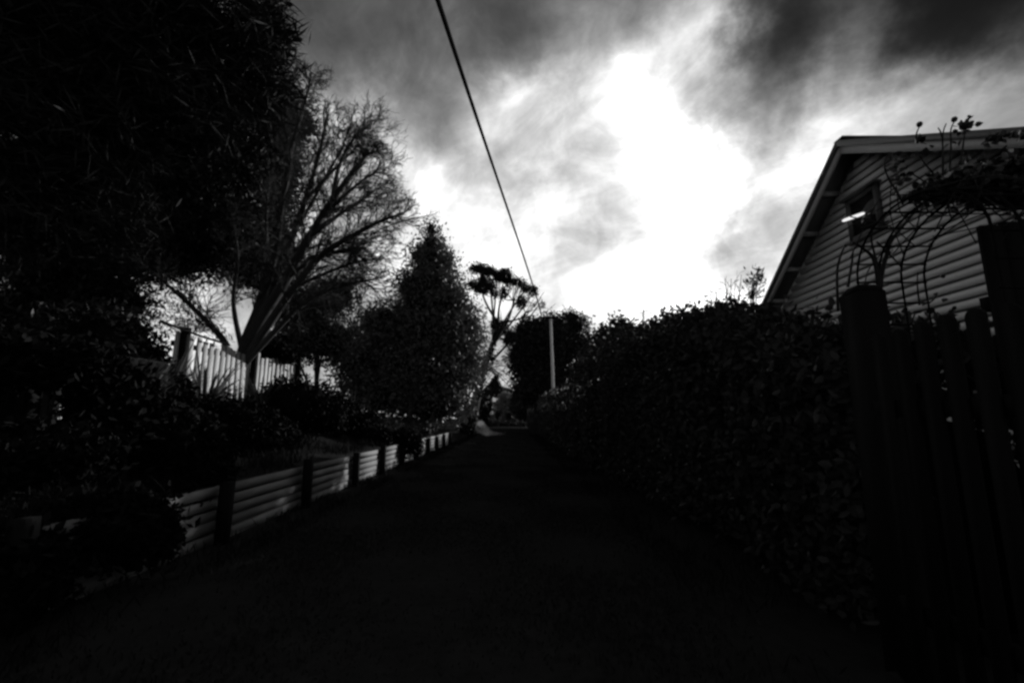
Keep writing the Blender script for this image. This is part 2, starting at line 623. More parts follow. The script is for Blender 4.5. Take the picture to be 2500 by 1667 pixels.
# sheathing behind the boards up to the peak
VV = np.array([[XW + 0.062, wy0, 0.2], [XW + 0.062, wy1, 0.2], [XW + 0.062, wy1, roof_z(wy1) - 0.1], [XW + 0.062, yA, zA - 0.12], [XW + 0.062, wy0, roof_z(wy0) - 0.1]])
add('sheathing', np.concatenate([VV, VV + [0.07, 0, 0]]), [np.array([[0, 4, 3, 2, 1], [5, 6, 7, 8, 9]]), np.array([[0, 1, 6, 5], [1, 2, 7, 6], [2, 3, 8, 7], [3, 4, 9, 8], [4, 0, 5, 9]])], 'soffit', house)
XE = 14.0
box('side_wall', ((XW + XE) / 2 + 0.1, wy0 + 0.06, 1.35), (XE - XW - 0.2, 0.12, 2.7), 'weatherboard', house)
box('side_wall', ((XW + XE) / 2 + 0.1, wy1 - 0.06, 1.35), (XE - XW - 0.2, 0.12, 2.7), 'weatherboard', house)
box('corner_board', (XW + 0.0, wy0 - 0.035, 1.4), (0.11, 0.06, 2.5), 'trim', house)
box('corner_board', (XW + 0.0, wy1 + 0.035, 1.4), (0.11, 0.06, 2.5), 'trim', house)


def slope_box(name, ya, za, yb, zb, x0, x1, t0, t1, mat, parent):
    """slab following a rake from (ya,za) to (yb,zb); t0,t1 vertical offsets of bottom and top"""
    lo4 = [[x0, ya, za + t0], [x1, ya, za + t0], [x1, yb, zb + t0], [x0, yb, zb + t0]]
    hi4 = [[x0, ya, za + t1], [x1, ya, za + t1], [x1, yb, zb + t1], [x0, yb, zb + t1]]
    return hexa(name, lo4, hi4, mat, parent)


for ye in (yF, yN):
    ze = roof_z(ye)
    rf = slope_box('roof', yA, zA, ye, ze, XB, XE + 0.4, -0.055, 0.0, 'roof', house)
    slope_box('barge_board', yA, zA, ye, ze, XB + 0.015, XB + 0.05, -0.235, -0.058, 'trim', house)
    slope_box('barge_cap', yA, zA, ye, ze, XB - 0.03, XB + 0.013, -0.10, 0.012, 'roof', house)
    slope_box('soffit', yA, zA, ye, ze, XB + 0.052, XW + 0.06, -0.085, -0.058, 'soffit', house)
    # purlin ends carrying the overhang
    for k in range(1, 7):
        t = k / 6.6
        yy, zz = yA + (ye - yA) * t, zA + (ze - zA) * t
        box('purlin', ((XB + XW) / 2 + 0.06, yy, zz - 0.135), (XW - XB - 0.02, 0.05, 0.08), 'trim', house)
    # corrugations on the roof
    rb = []
    for k in range(60):
        xx = XB + 0.1 + k * (XE - XB) / 60
        a4 = np.array([[xx, yA, zA + 0.002], [xx + 0.05, yA, zA + 0.002], [xx + 0.05, ye, ze + 0.002], [xx, ye, ze + 0.002]])
        rb.append(np.concatenate([a4, a4 + [0, 0, 0.025]]))
    add('roof_ribs', *boxes(rb), 'roof', rf)
    s = 1 if ye > yA else -1
    box('gutter', ((XB + XE) / 2, ye + s * 0.05, ze - 0.09), (XE - XB, 0.11, 0.10), 'trim', house)
box('ridge_cap', ((XB + XE) / 2 + 0.01, yA, zA + 0.025), (XE - XB, 0.2, 0.03), 'roof', house)
# attic window
w0, w1 = PX(2071, 495, XW), PX(2145, 441, XW)
wb = PX(2084, 594, XW)
wy_a, wy_b = w1[1], w0[1]
wz1, wz0 = w0[2], wb[2]
win = thing_w = box('window', (XW - 0.014, (wy_a + wy_b) / 2, (wz0 + wz1) / 2), (0.02, wy_b - wy_a - 0.1, wz1 - wz0 - 0.1), 'glass', house)
fr = 0.07
fb = [box_v((XW - 0.03, wy_a + fr / 2, (wz0 + wz1) / 2), (0.07, fr, wz1 - wz0)), box_v((XW - 0.03, wy_b - fr / 2, (wz0 + wz1) / 2), (0.07, fr, wz1 - wz0)),
      box_v((XW - 0.03, (wy_a + wy_b) / 2, wz1 - fr / 2), (0.066, wy_b - wy_a - 2 * fr, fr)), box_v((XW - 0.03, (wy_a + wy_b) / 2, wz0 + fr / 2), (0.066, wy_b - wy_a - 2 * fr, fr))]
add('frame', *boxes(fb), 'frame', win)
box('glazing_bar', (XW - 0.036, (wy_a + wy_b) / 2, (wz0 + wz1) / 2), (0.03, wy_b - wy_a - 2 * fr, 0.035), 'frame', win)
box('sill', (XW - 0.03, (wy_a + wy_b) / 2, wz0 - 0.02), (0.12, wy_b - wy_a + 0.08, 0.04), 'frame', win)
box('window_hood', (XW - 0.04, (wy_a + wy_b) / 2, wz1 + 0.02), (0.16, wy_b - wy_a + 0.1, 0.04), 'frame', win)
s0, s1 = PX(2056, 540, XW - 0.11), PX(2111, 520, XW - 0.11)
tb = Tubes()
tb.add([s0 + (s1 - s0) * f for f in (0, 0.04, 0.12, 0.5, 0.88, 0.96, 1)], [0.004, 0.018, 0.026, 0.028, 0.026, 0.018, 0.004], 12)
tb.obj('glint_streak', 'glint', house)['label'] = 'glowing white streak added for the glint beside the attic window'  # emissive capsule added to imitate a bright glint by the window
for f in (0.15, 0.85):  # brackets invented along with the glowing streak
    c = s0 + (s1 - s0) * f
    box('added_glint_bracket', (XW - 0.055, c[1], c[2] - 0.02), (0.1, 0.02, 0.02), 'frame', house)

# ------------------------------------------------------------------ right picket gate, gate post, arch, screen
FX = 2.0
gate = thing('picket_gate', 'dark picket gate with rounded tops beneath the garden arch', 'gate', (FX, 2.2, 0))


def picket_mesh(x, y, z0, z1, wd, th):
    pts = [(-wd / 2, z0), (wd / 2, z0), (wd / 2, z1 - wd * 0.5)]
    for a in np.linspace(0.2, math.pi - 0.2, 7):
        pts.append((math.cos(a) * wd / 2, z1 - wd * 0.5 + math.sin(a) * wd * 0.5))
    pts.append((-wd / 2, z1 - wd * 0.5))
    n = len(pts)
    V = np.array([[x - th / 2, y + p, q] for p, q in pts] + [[x + th / 2, y + p, q] for p, q in pts])
    F4 = np.array([[k, (k + 1) % n, n + (k + 1) % n, n + k] for k in range(n)])
    return V, [np.array([list(range(n))[::-1], list(range(n, 2 * n))]), F4]


for k in range(16):
    yy = 2.42 - k * 0.132
    V, F = picket_mesh(FX + random.uniform(-0.006, 0.006), yy, 0.08, 1.87 + random.uniform(-0.02, 0.02), 0.080, 0.02)
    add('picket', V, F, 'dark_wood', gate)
for zz in (0.45, 1.45):
    box('rail', (FX + 0.035, 1.43, zz), (0.045, 2.2, 0.09), 'dark_wood', gate)

pc = P(2101, 700, 2.72)
post = thing('gate_post', 'stout square dark timber gate post with chamfered top', 'post', (pc[0], 2.72, 0))
pw, pz = 0.165, pc[2]
box('shaft', (pc[0], 2.72, (pz - 0.05) / 2), (pw, pw, pz - 0.05), 'dark_wood', post)
h = pw / 2
lo4 = [[pc[0] - h, 2.72 - h, pz - 0.049], [pc[0] + h, 2.72 - h, pz - 0.049], [pc[0] + h, 2.72 + h, pz - 0.049], [pc[0] - h, 2.72 + h, pz - 0.049]]
h2 = h - 0.035
hi4 = [[pc[0] - h2, 2.72 - h2, pz], [pc[0] + h2, 2.72 - h2, pz], [pc[0] + h2, 2.72 + h2, pz], [pc[0] - h2, 2.72 + h2, pz]]
hexa('chamfered_cap', lo4, hi4, 'dark_wood', post)

# iron arch: bars at four depths across the fence line, far side at ya, springing towards the viewer
ya, yb_ = 2.86, 2.02
zs, rise = 2.29, 0.36
arch = thing('garden_arch', 'thin black iron garden arch over the picket gate', 'garden arch', (2.2, (ya + yb_) / 2, 0))
xsr = [P(u, 684, ya)[0] for u in (2094, 2147, 2201, 2257)]
ym, rad = (ya + yb_) / 2, (ya - yb_) / 2
for xr in xsr:
    pts = [[xr, ya, 0], [xr, ya, zs * 0.5], [xr, ya, zs]]
    for a in np.linspace(0.15, math.pi - 0.15, 15):
        pts.append([xr, ym + math.cos(a) * rad, zs + math.sin(a) * rise])
    pts += [[xr, yb_, zs], [xr, yb_, zs * 0.5], [xr, yb_, 0]]
    tb = Tubes()
    tb.add(pts, 0.007, 6)
    tb.obj('arch_bar', 'iron', arch)
rz = [P(2200, v, ya)[2] for v in (900, 846, 793, 740, 690)]
path = [(ya, zz) for zz in rz] + [(ym + math.cos(a) * rad, zs + math.sin(a) * rise) for a in np.linspace(0.3, math.pi - 0.3, 9)] + [(yb_, zz) for zz in rz]
for yy, zz in path:
    tb = Tubes()
    tb.add([[xsr[0] - 0.01, yy, zz], [(xsr[0] + xsr[-1]) / 2, yy, zz], [xsr[-1] + 0.01, yy, zz]], 0.0065, 5)
    tb.obj('arch_rung', 'iron', arch)

# climber
cl = thing('climbing_rose', 'leafy climbing rose massed over the garden arch with budded shoots', 'climber', (2.2, ya + 0.05, 0))
tb = Tubes()
yc = ya - 0.02
stems = [
    [(2150, 1000), (2146, 800), (2143, 690), (2132, 632), (2105, 605), (2083, 592)],
    [(2152, 1000), (2148, 800), (2150, 690), (2165, 620), (2175, 590), (2210, 545), (2260, 490), (2330, 455)],
    [(2150, 700), (2140, 640), (2128, 590), (2130, 560)],
    [(2046, 760), (2044, 660), (2058, 610), (2064, 601)],
    [(2070, 700), (2080, 640), (2083, 610)],
    [(2245, 745), (2240, 700), (2240, 664)],
    [(2252, 745), (2275, 735), (2285, 722), (2288, 719)],
    [(2200, 780), (2190, 765), (2176, 790)], [(2225, 790), (2232, 770), (2242, 758)],
    [(2200, 484), (2172, 440), (2160, 410), (2165, 385), (2180, 378)],
    [(2205, 500), (2190, 470), (2170, 440), (2162, 412)],
    [(2302, 430), (2302, 380), (2301, 340), (2304, 318), (2310, 302)],
    [(2302, 340), (2296, 322), (2290, 312)],
    [(2290, 435), (2262, 405), (2245, 380)],
    [(2240, 350), (2237, 330), (2245, 308)],
    [(2318, 420), (2322, 360), (2321, 320), (2330, 296)],
    [(2345, 400), (2352, 350), (2356, 320)],
    [(2430, 480), (2470, 510), (2500, 540)], [(2440, 480), (2500, 460)],
    [(2180, 575), (2150, 620), (2120, 660), (2110, 700)], [(2140, 590), (2190, 640), (2200, 655)]]
for kk, s in enumerate(stems):
    far = 0.0 if s[0][1] > 560 else 0.35
    pts = smooth_path([P(u, v, yc - far - 0.03 * (kk % 3)) for u, v in s], 5)
    r0 = 0.016 if kk < 2 else (0.009 if kk < 5 else 0.006)
    tb.add(pts, np.linspace(r0, r0 * 0.45, len(pts)), 6)
for q in range(46):       # tangle of canes inside the mass
    a = rng.uniform(0.9, 2.6)
    c0 = np.array([rng.uniform(xsr[0] - 0.05, xsr[-1] + 0.25), ym + math.cos(a) * rad, zs + math.sin(a) * rise])
    d = unit(rng.normal(size=3)) * rng.uniform(0.1, 0.3)
    tb.add(smooth_path([c0 - d, c0 + rng.normal(size=3) * 0.05, c0 + d], 4), 0.004, 4)
tb.obj('stems', 'dark_bark', cl)
for u, v, r in [(2245, 304, 0.016), (2330, 292, 0.016), (2064, 600, 0.012), (2302, 674, 0.013)]:
    c = P(u, v, yc - (0.35 if v < 500 else 0))
    V, F = bumpy_core(c, (r, r, r * 1.1), 3, 6, 0.05)
    add('rose_hip', V, F, 'leaf_gloss', cl, smooth=True)
ells = [E(2270, 468, 2.5, 34, 8), E(2330, 460, 2.45, 42, 14), E(2400, 452, 2.35, 48, 26), E(2470, 446, 2.3, 52, 38), E(2550, 440, 2.2, 60, 45)]
V1, F1 = foliage(ells, 560, 9, 0.032, 0.046, 0.03, shell=0.1, hexleaf=True, bias=0.2)
loose = []
for u, v, n_ in [(2185, 382, 5), (2205, 385, 6), (2200, 402, 5), (2178, 400, 4), (2190, 435, 5), (2212, 430, 6), (2240, 342, 8), (2262, 362, 7),
                 (2350, 312, 9), (2358, 305, 9), (2368, 308, 8), (2347, 322, 6), (2330, 350, 4), (2420, 345, 14), (2440, 335, 14), (2480, 330, 14),
                 (2360, 390, 7), (2400, 390, 9), (2165, 540, 3), (2240, 470, 4), (2288, 500, 4), (2300, 480, 4),
                 (2175, 620, 3), (2168, 627, 3), (2288, 720, 2)]:
    c = P(u, v, yc - (0.35 if v < 500 else 0.0))
    loose.append(c + rng.normal(size=(n_, 3)) * 0.018)
loose = np.concatenate(loose)
V2, F2 = leaf_arrays(loose, rng.normal(size=(len(loose), 3)), 0.042, 0.028, hexleaf=True)
add('leaves', np.concatenate([V1, V2]), np.concatenate([F1, F2 + len(V1)]), 'leaf_gloss', cl)

# tall dark screen at the right edge
SX0 = PX(2387, 552, 2.95)
scr = thing('timber_screen', 'tall dark timber privacy screen at the right edge beside the house', 'screen', (2.95, SX0[1], 0))
x = SX0[0]
k = 0
while x < 4.6:
    zt = SX0[2] + (x - SX0[0]) * 0.16
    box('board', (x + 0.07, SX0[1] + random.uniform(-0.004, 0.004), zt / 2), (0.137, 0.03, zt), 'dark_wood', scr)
    x += 0.14
    k += 1
for zz in (0.5, 1.4, 2.1):
    box('rail', (3.75, SX0[1] + 0.045, zz), (1.6, 0.05, 0.09), 'dark_wood', scr)

# ------------------------------------------------------------------ hedges on the right
def hedge(name, label, y0, y1, xc, hw, hfun, n, length, width, mat, hexleaf, gap=0.0, jit=0.10):
    t = thing(name, label, 'hedge', (xc, (y0 + y1) / 2, 0))
    # lumpy dark core added inside the leaves to block light
    ysn = np.arange(y0 + 0.15, y1, 0.35)
    prof = [(-0.72, 0.0), (-0.78, 0.35), (-0.74, 0.7), (-0.5, 0.88), (0.0, 0.93), (0.5, 0.88), (0.74, 0.7), (0.78, 0.35), (0.72, 0.0)]
    V = []
    rs = np.random.default_rng(int(y0 * 10) + 5)
    for yy in ysn:
        e = 0.9 + 0.1 * rs.uniform(-1, 1)
        for a, b_ in prof:
            V.append([xc + a * hw * e + rs.normal() * 0.03, yy, max(0.0, b_ * (hfun(yy) - 0.12) * e)])
    m_ = len(prof)
    F = [[q * m_ + p, (q + 1) * m_ + p, (q + 1) * m_ + p + 1, q * m_ + p + 1] for q in range(len(ysn) - 1) for p in range(m_ - 1)]
    F_end = np.array([list(range(m_)), list(range((len(ysn) - 1) * m_, len(ysn) * m_))[::-1]])
    add('light_block_core', V, [np.array(F), F_end], 'core', t)
    # leaves over the skin in clusters
    per = 6
    nc = n // per
    yy = rng.uniform(y0, y1, nc)
    a = rng.uniform(0, math.pi, nc) * 1.0
    hh = np.array([hfun(q) for q in yy])
    top = rng.uniform(size=nc) < 0.42
    xx = np.where(top, xc + rng.uniform(-1, 1, nc) * hw * 0.95, xc + np.where(rng.uniform(size=nc) < 0.72, -1, 1) * hw * (0.9 + 0.1 * np.sin(yy * 2.1)))
    zz = np.where(top, hh - 0.25 * np.abs((xx - xc) / hw) ** 3 + rng.normal(size=nc) * jit, rng.uniform(0.05, 0.97, nc) * hh)
    xx = xx + rng.normal(size=nc) * 0.06
    C = np.stack([xx, yy, zz], -1)
    C = np.repeat(C, per, axis=0) + rng.normal(size=(nc * per, 3)) * 0.07
    A = rng.normal(size=(nc * per, 3)) * 0.6 + np.array([0, 0, 0.35])
    V, F = leaf_arrays(C, A, length, width, hexleaf=hexleaf)
    # sprigs standing above the top
    ns = int((y1 - y0) * 7) if y1 - y0 < 20 else 110
    tb_ = Tubes()
    Cs, As = [], []
    for q in range(ns):
        yq = y0 + (y1 - y0) * rng.uniform() ** (1.0 if y1 - y0 < 20 else 2.2)
        b0 = np.array([xc + rng.uniform(-0.9, 0.9) * hw, yq, hfun(yq) - 0.15])
        d_ = unit(np.array([rng.normal() * 0.3, rng.normal() * 0.3, 1.0]))
        l_ = rng.uniform(0.2, 0.5)
        tb_.add(smooth_path([b0, b0 + d_ * l_ * 0.5 + rng.normal(size=3) * 0.02, b0 + d_ * l_], 3), np.linspace(0.006, 0.003, 7), 4)
        for m2 in range(9):
            f_ = rng.uniform(0.3, 1.0)
            dd_ = unit(d_ * 0.6 + rng.normal(size=3) * 0.6)
            Cs.append(b0 + d_ * l_ * f_ + dd_ * length * 0.5)
            As.append(dd_)
    V2_, F2_ = leaf_arrays(np.array(Cs), np.array(As), length * 0.9, width, hexleaf=hexleaf)
    add('foliage', np.concatenate([V, V2_]), np.concatenate([F, F2_ + len(V)]), mat, t)
    tb_.obj('sprigs', 'dark_bark', t)['kind'] = 'stuff'
    return t


def hprof(pts):
    yy = [p[0] for p in pts]
    hh = [p[1] for p in pts]
    return lambda q: float(np.interp(q, yy, hh)) + 0.07 * math.sin(q * 3.7) + 0.05 * math.sin(q * 8.3 + 1)


hedge('laurel_hedge', 'dense dark broad-leaved hedge between the lane and the house', 3.1, 10.2, 3.1, 0.75,
      hprof([(3.0, 1.85), (3.6, 1.92), (4.6, 2.12), (5.4, 2.45), (6.2, 2.82), (8.0, 2.9), (10.5, 2.8)]), 42000, 0.09, 0.045, 'leaf_hedge', True)
hedge('clipped_hedge', 'long dark small-leaved hedge running down the right side of the lane', 10.0, 62, 3.15, 1.1,
      hprof([(10, 3.15), (11.5, 3.15), (14.5, 3.2), (16, 2.8), (17, 2.5), (30, 2.85), (40, 2.9), (62, 3.1)]), 60000, 0.12, 0.06, 'leaf_hedge', False, jit=0.16)

# ------------------------------------------------------------------ trees
def limb_tubes(tb, paths, sides=7):
    for pts, r0, r1 in paths:
        sp = smooth_path(pts, 6)
        tb.add(sp, np.linspace(r0, r1, len(sp)), sides)


def tree(name, label, base, ells, cl_n, per, spread, length, width, leaf, bark='dark_bark', trunk_r=0.15, hexleaf=False, shell=0.45, bias=0.4,
         core=0.0, cat='tree', trunk_pts=None, dirbias=None, group=None):
    t = thing(name, label, cat, base, group)
    tb = Tubes()
    cen = np.mean([e[0] for e in ells], axis=0)
    if trunk_pts is None:
        trunk_pts = [np.array(base) - [0, 0, 0.1], np.array(base) * 0.6 + cen * 0.4 + rng.normal(size=3) * 0.1, cen]
    limb_tubes(tb, [(trunk_pts, trunk_r, trunk_r * 0.4)], 8)
    for c, r in ells:
        st = smooth_path(trunk_pts, 6)
        k = rng.integers(len(st) // 3, len(st) - 2)
        mid = (st[k] + np.array(c)) / 2 + rng.normal(size=3) * 0.15 * np.mean(r) + [0, 0, 0.1 * np.mean(r)]
        limb_tubes(tb, [([st[k], mid, np.array(c)], trunk_r * 0.4, trunk_r * 0.12)], 6)
        for q in range(4):
            e = np.array(c) + unit(rng.normal(size=3)) * np.array(r) * 0.8
            limb_tubes(tb, [([np.array(c) * 0.7 + mid * 0.3, (np.array(c) + e) / 2 + rng.normal(size=3) * 0.05, e], trunk_r * 0.14, trunk_r * 0.05)], 5)
    tb.obj('trunk', bark, t)
    V, F = foliage(ells, cl_n, per, spread, length, width, shell=shell, bias=bias, hexleaf=hexleaf, centre=cen, dirbias=dirbias)
    cr = add('crown', V, F, leaf, t)
    if core:
        add('light_block_core', *cores([(c, np.array(r) * core) for c, r in ells]), 'core', cr, kind='stuff')  # unseen solids added to stop light passing through the crown
    return t


# near evergreen, top left
el = [E(60, 60, 5.5, 230, 190), E(300, 40, 6.0, 200, 160), E(500, 60, 6.4, 150, 120), E(620, 30, 6.6, 80, 60), E(120, 300, 6.0, 230, 150), E(380, 250, 6.6, 210, 130),
      E(560, 190, 6.9, 130, 90), E(640, 120, 6.9, 60, 50), E(-60, 480, 6.0, 150, 150), E(180, 500, 6.8, 190, 120), E(680, 45, 6.7, 40, 25), E(660, 110, 6.8, 45, 30),
      E(705, 12, 6.8, 26, 10), E(712, 80, 6.9, 26, 12), E(690, 150, 7, 40, 22), E(670, 205, 7.1, 46, 24), E(640, 260, 7.1, 40, 30)]
near = tree('long_needled_evergreen', 'huge dark long-needled evergreen overhanging the top left corner', P(-420, 1120, 6.2) * [1, 1, 0] + [0, 0, 1.2], el, 2700, 13, 0.13, 0.36, 0.026,
            'leaf_needle', trunk_r=0.2, bias=0.25, core=0.36, dirbias=(0.6, 0.25, -0.2), shell=0.55,
            trunk_pts=[P(-420, 1120, 6.2) * [1, 1, 0] + [0, 0, 1.0], P(-330, 700, 6.4), P(-150, 250, 6.3), P(100, 0, 6.2)])
# second evergreen behind the bare tree
el = [E(300, 480, 11.5, 230, 170), E(520, 420, 12, 170, 150), E(620, 330, 12, 110, 110), E(680, 250, 12.5, 60, 70), E(400, 600, 11.5, 180, 95), E(140, 640, 10.5, 160, 120),
      E(560, 560, 12, 130, 110), E(660, 450, 12.5, 70, 100), E(250, 730, 11, 130, 60), E(40, 780, 10, 120, 100), E(180, 830, 9.5, 140, 70), E(285, 805, 10, 70, 60), E(20, 900, 9, 100, 60), E(300, 880, 9.5, 80, 60),
      E(640, 560, 12.8, 70, 90), E(620, 670, 12.5, 60, 45), E(690, 370, 12.8, 45, 70), E(650, 230, 12.8, 50, 50), E(700, 640, 13, 55, 50), E(740, 300, 13, 30, 40)]
tree('dense_evergreen', 'dense dark evergreen tree standing behind the bare branching tree', P(120, 1000, 12) * [1, 1, 0] + [0, 0, 1.0], el, 7200, 11, 0.16, 0.17, 0.05, 'leaf_dark',
     trunk_r=0.2, core=0.66, bias=0.3, shell=0.5,
     trunk_pts=[P(120, 1000, 12) * [1, 1, 0] + [0, 0, 0.9], P(150, 750, 12), P(260, 560, 12), P(400, 480, 12)])

# sunlit feathery bush seen through the gap above the palings
el = [E(425, 735, 12.2, 40, 28), E(480, 780, 12.2, 52, 32), E(400, 790, 12, 40, 35), E(530, 820, 12.2, 35, 22)]
tree('feathery_bush', 'pale sunlit feathery bush showing just above the near end of the paling fence', P(450, 1000, 12.2) * [1, 1, 0] + [0, 0, 1.0], el, 110, 9, 0.10, 0.18, 0.025, 'leaf_pale',
     trunk_r=0.05, bias=0.3, shell=0.2, cat='bush', dirbias=(0.5, 0, -0.3))

# bare spreading tree
bt = thing('bare_tree', 'bare many-stemmed deciduous tree fanning out over the paling fence', 'tree', P(600, 900, 10.2) * [1, 1, 0] + [0, 0, 1.3])
bone = [
    ([(575, 890, 10.2), (545, 830, 10.2), (490, 770, 10.0), (420, 705, 9.8), (340, 640, 9.6)], 0.09),
    ([(580, 890, 10.2), (600, 820, 10.3), (630, 740, 10.5), (650, 640, 10.8), (650, 520, 11.0), (660, 420, 11.2)], 0.095),
    ([(584, 890, 10.2), (630, 790, 10.1), (700, 680, 10.0), (755, 580, 9.9), (810, 490, 9.8), (870, 410, 9.8), (900, 370, 9.8)], 0.15),
    ([(590, 890, 10.2), (650, 800, 9.9), (720, 700, 9.6), (790, 620, 9.4), (870, 570, 9.2), (930, 540, 9.1), (985, 520, 9.1)], 0.105),
    ([(595, 890, 10.2), (660, 820, 9.8), (730, 750, 9.6), (800, 710, 9.5), (870, 690, 9.4), (920, 680, 9.4)], 0.075),
    ([(580, 890, 10.2), (620, 800, 10.3), (680, 670, 10.5), (745, 490, 10.6), (780, 370, 10.6), (800, 280, 10.6)], 0.12),
    ([(620, 800, 10.3), (670, 630, 10.6), (690, 490, 10.8), (715, 350, 11.0), (745, 250, 11.0), (760, 180, 11)], 0.085),
    ([(755, 580, 9.9), (820, 530, 9.7), (880, 490, 9.6), (920, 460, 9.6)], 0.06),
    ([(810, 490, 9.8), (830, 400, 9.9), (870, 330, 9.9), (900, 310, 9.9)], 0.055),
    ([(745, 490, 10.6), (820, 410, 10.4), (880, 350, 10.3)], 0.05),
    ([(700, 680, 10.0), (770, 630, 9.7), (840, 610, 9.5), (910, 590, 9.4)], 0.055),
    ([(720, 700, 9.6), (800, 665, 9.5), (870, 640, 9.4), (920, 630, 9.4)], 0.05),
    ([(785, 530, 9.85), (850, 470, 9.7), (900, 430, 9.7), (930, 420, 9.7)], 0.05),
    ([(690, 490, 10.8), (710, 390, 10.9), (690, 290, 11), (700, 220, 11)], 0.05),
    ([(680, 670, 10.5), (720, 570, 10.6), (775, 470, 10.6), (835, 360, 10.6), (850, 320, 10.6)], 0.06),
    ([(592, 860, 10.3), (570, 740, 10.5), (580, 620, 10.7), (560, 500, 10.8)], 0.07),
]
bone.append(([(880, 590, 9.3), (930, 560, 9.2), (985, 540, 9.1), (1035, 528, 9.1), (1062, 522, 9.1), (1075, 512, 9.1)], 0.016))
tst, tbr, ttw = Tubes(), Tubes(), Tubes()


def rot_about(d, ang, az):
    d = unit(d)
    a = unit(np.cross(d, np.array([0.3, 0.5, 0.8])))
    b_ = np.cross(d, a)
    return d * math.cos(ang) + (a * math.cos(az) + b_ * math.sin(az)) * math.sin(ang)


def grow(p, d, length, r, level, coll, sweep, nkids):
    """curving branch with side shoots"""
    n = 6 if level > 1 else 8
    pts = [p]
    dd = unit(np.array(d))
    bend = rng.normal(size=3) * 0.10
    for k in range(n):
        dd = unit(dd + sweep * 0.16 + bend + rng.normal(size=3) * 0.09)
        pts.append(pts[-1] + dd * length / n)
    pts = np.array(pts)
    tb_ = coll[min(level, len(coll)) - 1]
    tb_.add(pts, np.linspace(r, r * 0.45, len(pts)), 5 if level < 2 else 4)
    if level >= 3:
        return
    for q in range(nkids[level - 1]):
        k = rng.uniform(0.25, 1.0) * (len(pts) - 1)
        i0 = int(min(k, len(pts) - 2))
        pp = pts[i0] + (pts[i0 + 1] - pts[i0]) * (k - i0)
        dl = unit(pts[i0 + 1] - pts[i0])
        grow(pp, rot_about(dl, rng.uniform(0.35, 0.8), rng.uniform(0, 6.28)), length * rng.uniform(0.35, 0.6), max(r * 0.5, 0.0045), level + 1, coll, sweep, nkids)


for px, r0 in bone:
    pts = smooth_path([P(*q) for q in px], 7)
    tst.add(pts, np.linspace(r0, r0 * 0.22, len(pts)), 8)
    ln = np.linalg.norm(np.diff(pts, axis=0), axis=1).sum()
    for q in range(int(ln * 11) if r0 > 0.03 else 0):
        k = rng.uniform(0.22, 1.0) ** 0.8 * (len(pts) - 1)
        i0 = int(min(k, len(pts) - 2))
        pp = pts[i0]
        dl = unit(pts[i0 + 1] - pts[i0])
        f = k / len(pts)
        grow(pp, rot_about(dl, rng.uniform(0.3, 0.75), rng.uniform(0, 6.28)), rng.uniform(0.55, 1.1) * (1.2 - 0.6 * f), max(0.009, r0 * 0.25 * (1.1 - f)), 1, (tbr, ttw, ttw),
             np.array([0.22, -0.05, 0.10]), (7, 5))
tst.obj('stem', 'bark', bt)
tbr.obj('branches', 'bark', bt)
ttw.obj('twigs', 'dark_bark', bt)

# conical evergreen shrub-tree beside the lane
el = [E(1053, 562, 19, 12, 22), E(1053, 600, 19, 34, 34), E(1054, 645, 19, 58, 44), E(1052, 695, 19, 82, 50), E(1050, 755, 19, 106, 60), E(1045, 830, 18.5, 124, 75), E(1030, 915, 18, 148, 75),
      E(930, 800, 18.3, 70, 70), E(890, 880, 17.5, 85, 75), E(1120, 880, 19, 78, 80), E(1135, 800, 19, 50, 50), E(1050, 990, 17.5, 120, 45), E(930, 960, 17, 110, 60), E(1000, 700, 19, 34, 40), E(1100, 730, 19, 42, 45),
      E(1020, 625, 19, 22, 22), E(1088, 640, 19, 22, 22)]
tree('conical_evergreen', 'tall pointed evergreen beside the lane right of the bare tree', P(1040, 1060, 18.5) * [1, 1, 0] + [0, 0, 0.9], el, 4400, 12, 0.19, 0.16, 0.07, 'leaf_mid', trunk_r=0.2,
     core=0.62, bias=0.45, shell=0.5)
# broad shrubs between bare tree and conical evergreen
el = [E(740, 760, 15, 90, 70), E(820, 720, 15.5, 60, 50), E(700, 850, 14, 80, 50), E(800, 830, 14.5, 90, 60)]
tree('bushy_evergreen', 'low rounded evergreen bush behind the right end of the paling fence', P(760, 1000, 15) * [1, 1, 0] + [0, 0, 1.2], el, 1300, 11, 0.13, 0.12, 0.06, 'leaf_mid', trunk_r=0.12,
     core=0.6, bias=0.3)

# flat-topped pine far along the lane
yP = 42
up = thing('umbrella_pine', 'tall flat-topped pine with leaning trunk rising far down the lane', 'tree', P(1150, 1030, yP) * [1, 1, 0])
tb = Tubes()
tk = [P(1150, 1040, yP), P(1163, 975, yP), P(1182, 900, yP), P(1204, 840, yP), P(1216, 790, yP)]
limb_tubes(tb, [(tk, 0.42, 0.26)], 8)
tips = [(1165, 668), (1190, 662), (1215, 668), (1240, 682), (1262, 690), (1285, 702), (1305, 712), (1320, 740), (1300, 770), (1250, 760)]
for (u, v) in tips:
    st = tk[rng.integers(2, 5)]
    mid = (st + P(u, v, yP)) / 2 + np.array([rng.uniform(-0.4, 0.4), rng.uniform(-1.5, 1.5), -0.3])
    limb_tubes(tb, [([st, mid, P(u, v, yP + rng.uniform(-2, 2))], 0.16, 0.04)], 6)
    for q in range(5):
        e = P(u + rng.normal() * 16, v + rng.normal() * 10, yP + rng.uniform(-2, 2))
        limb_tubes(tb, [([mid * rng.uniform(0.3, 0.7) + P(u, v, yP) * 0.4 if False else (mid + P(u, v, yP)) / 2, (mid + e) / 2 + rng.normal(size=3) * 0.25, e], 0.06, 0.022)], 5)
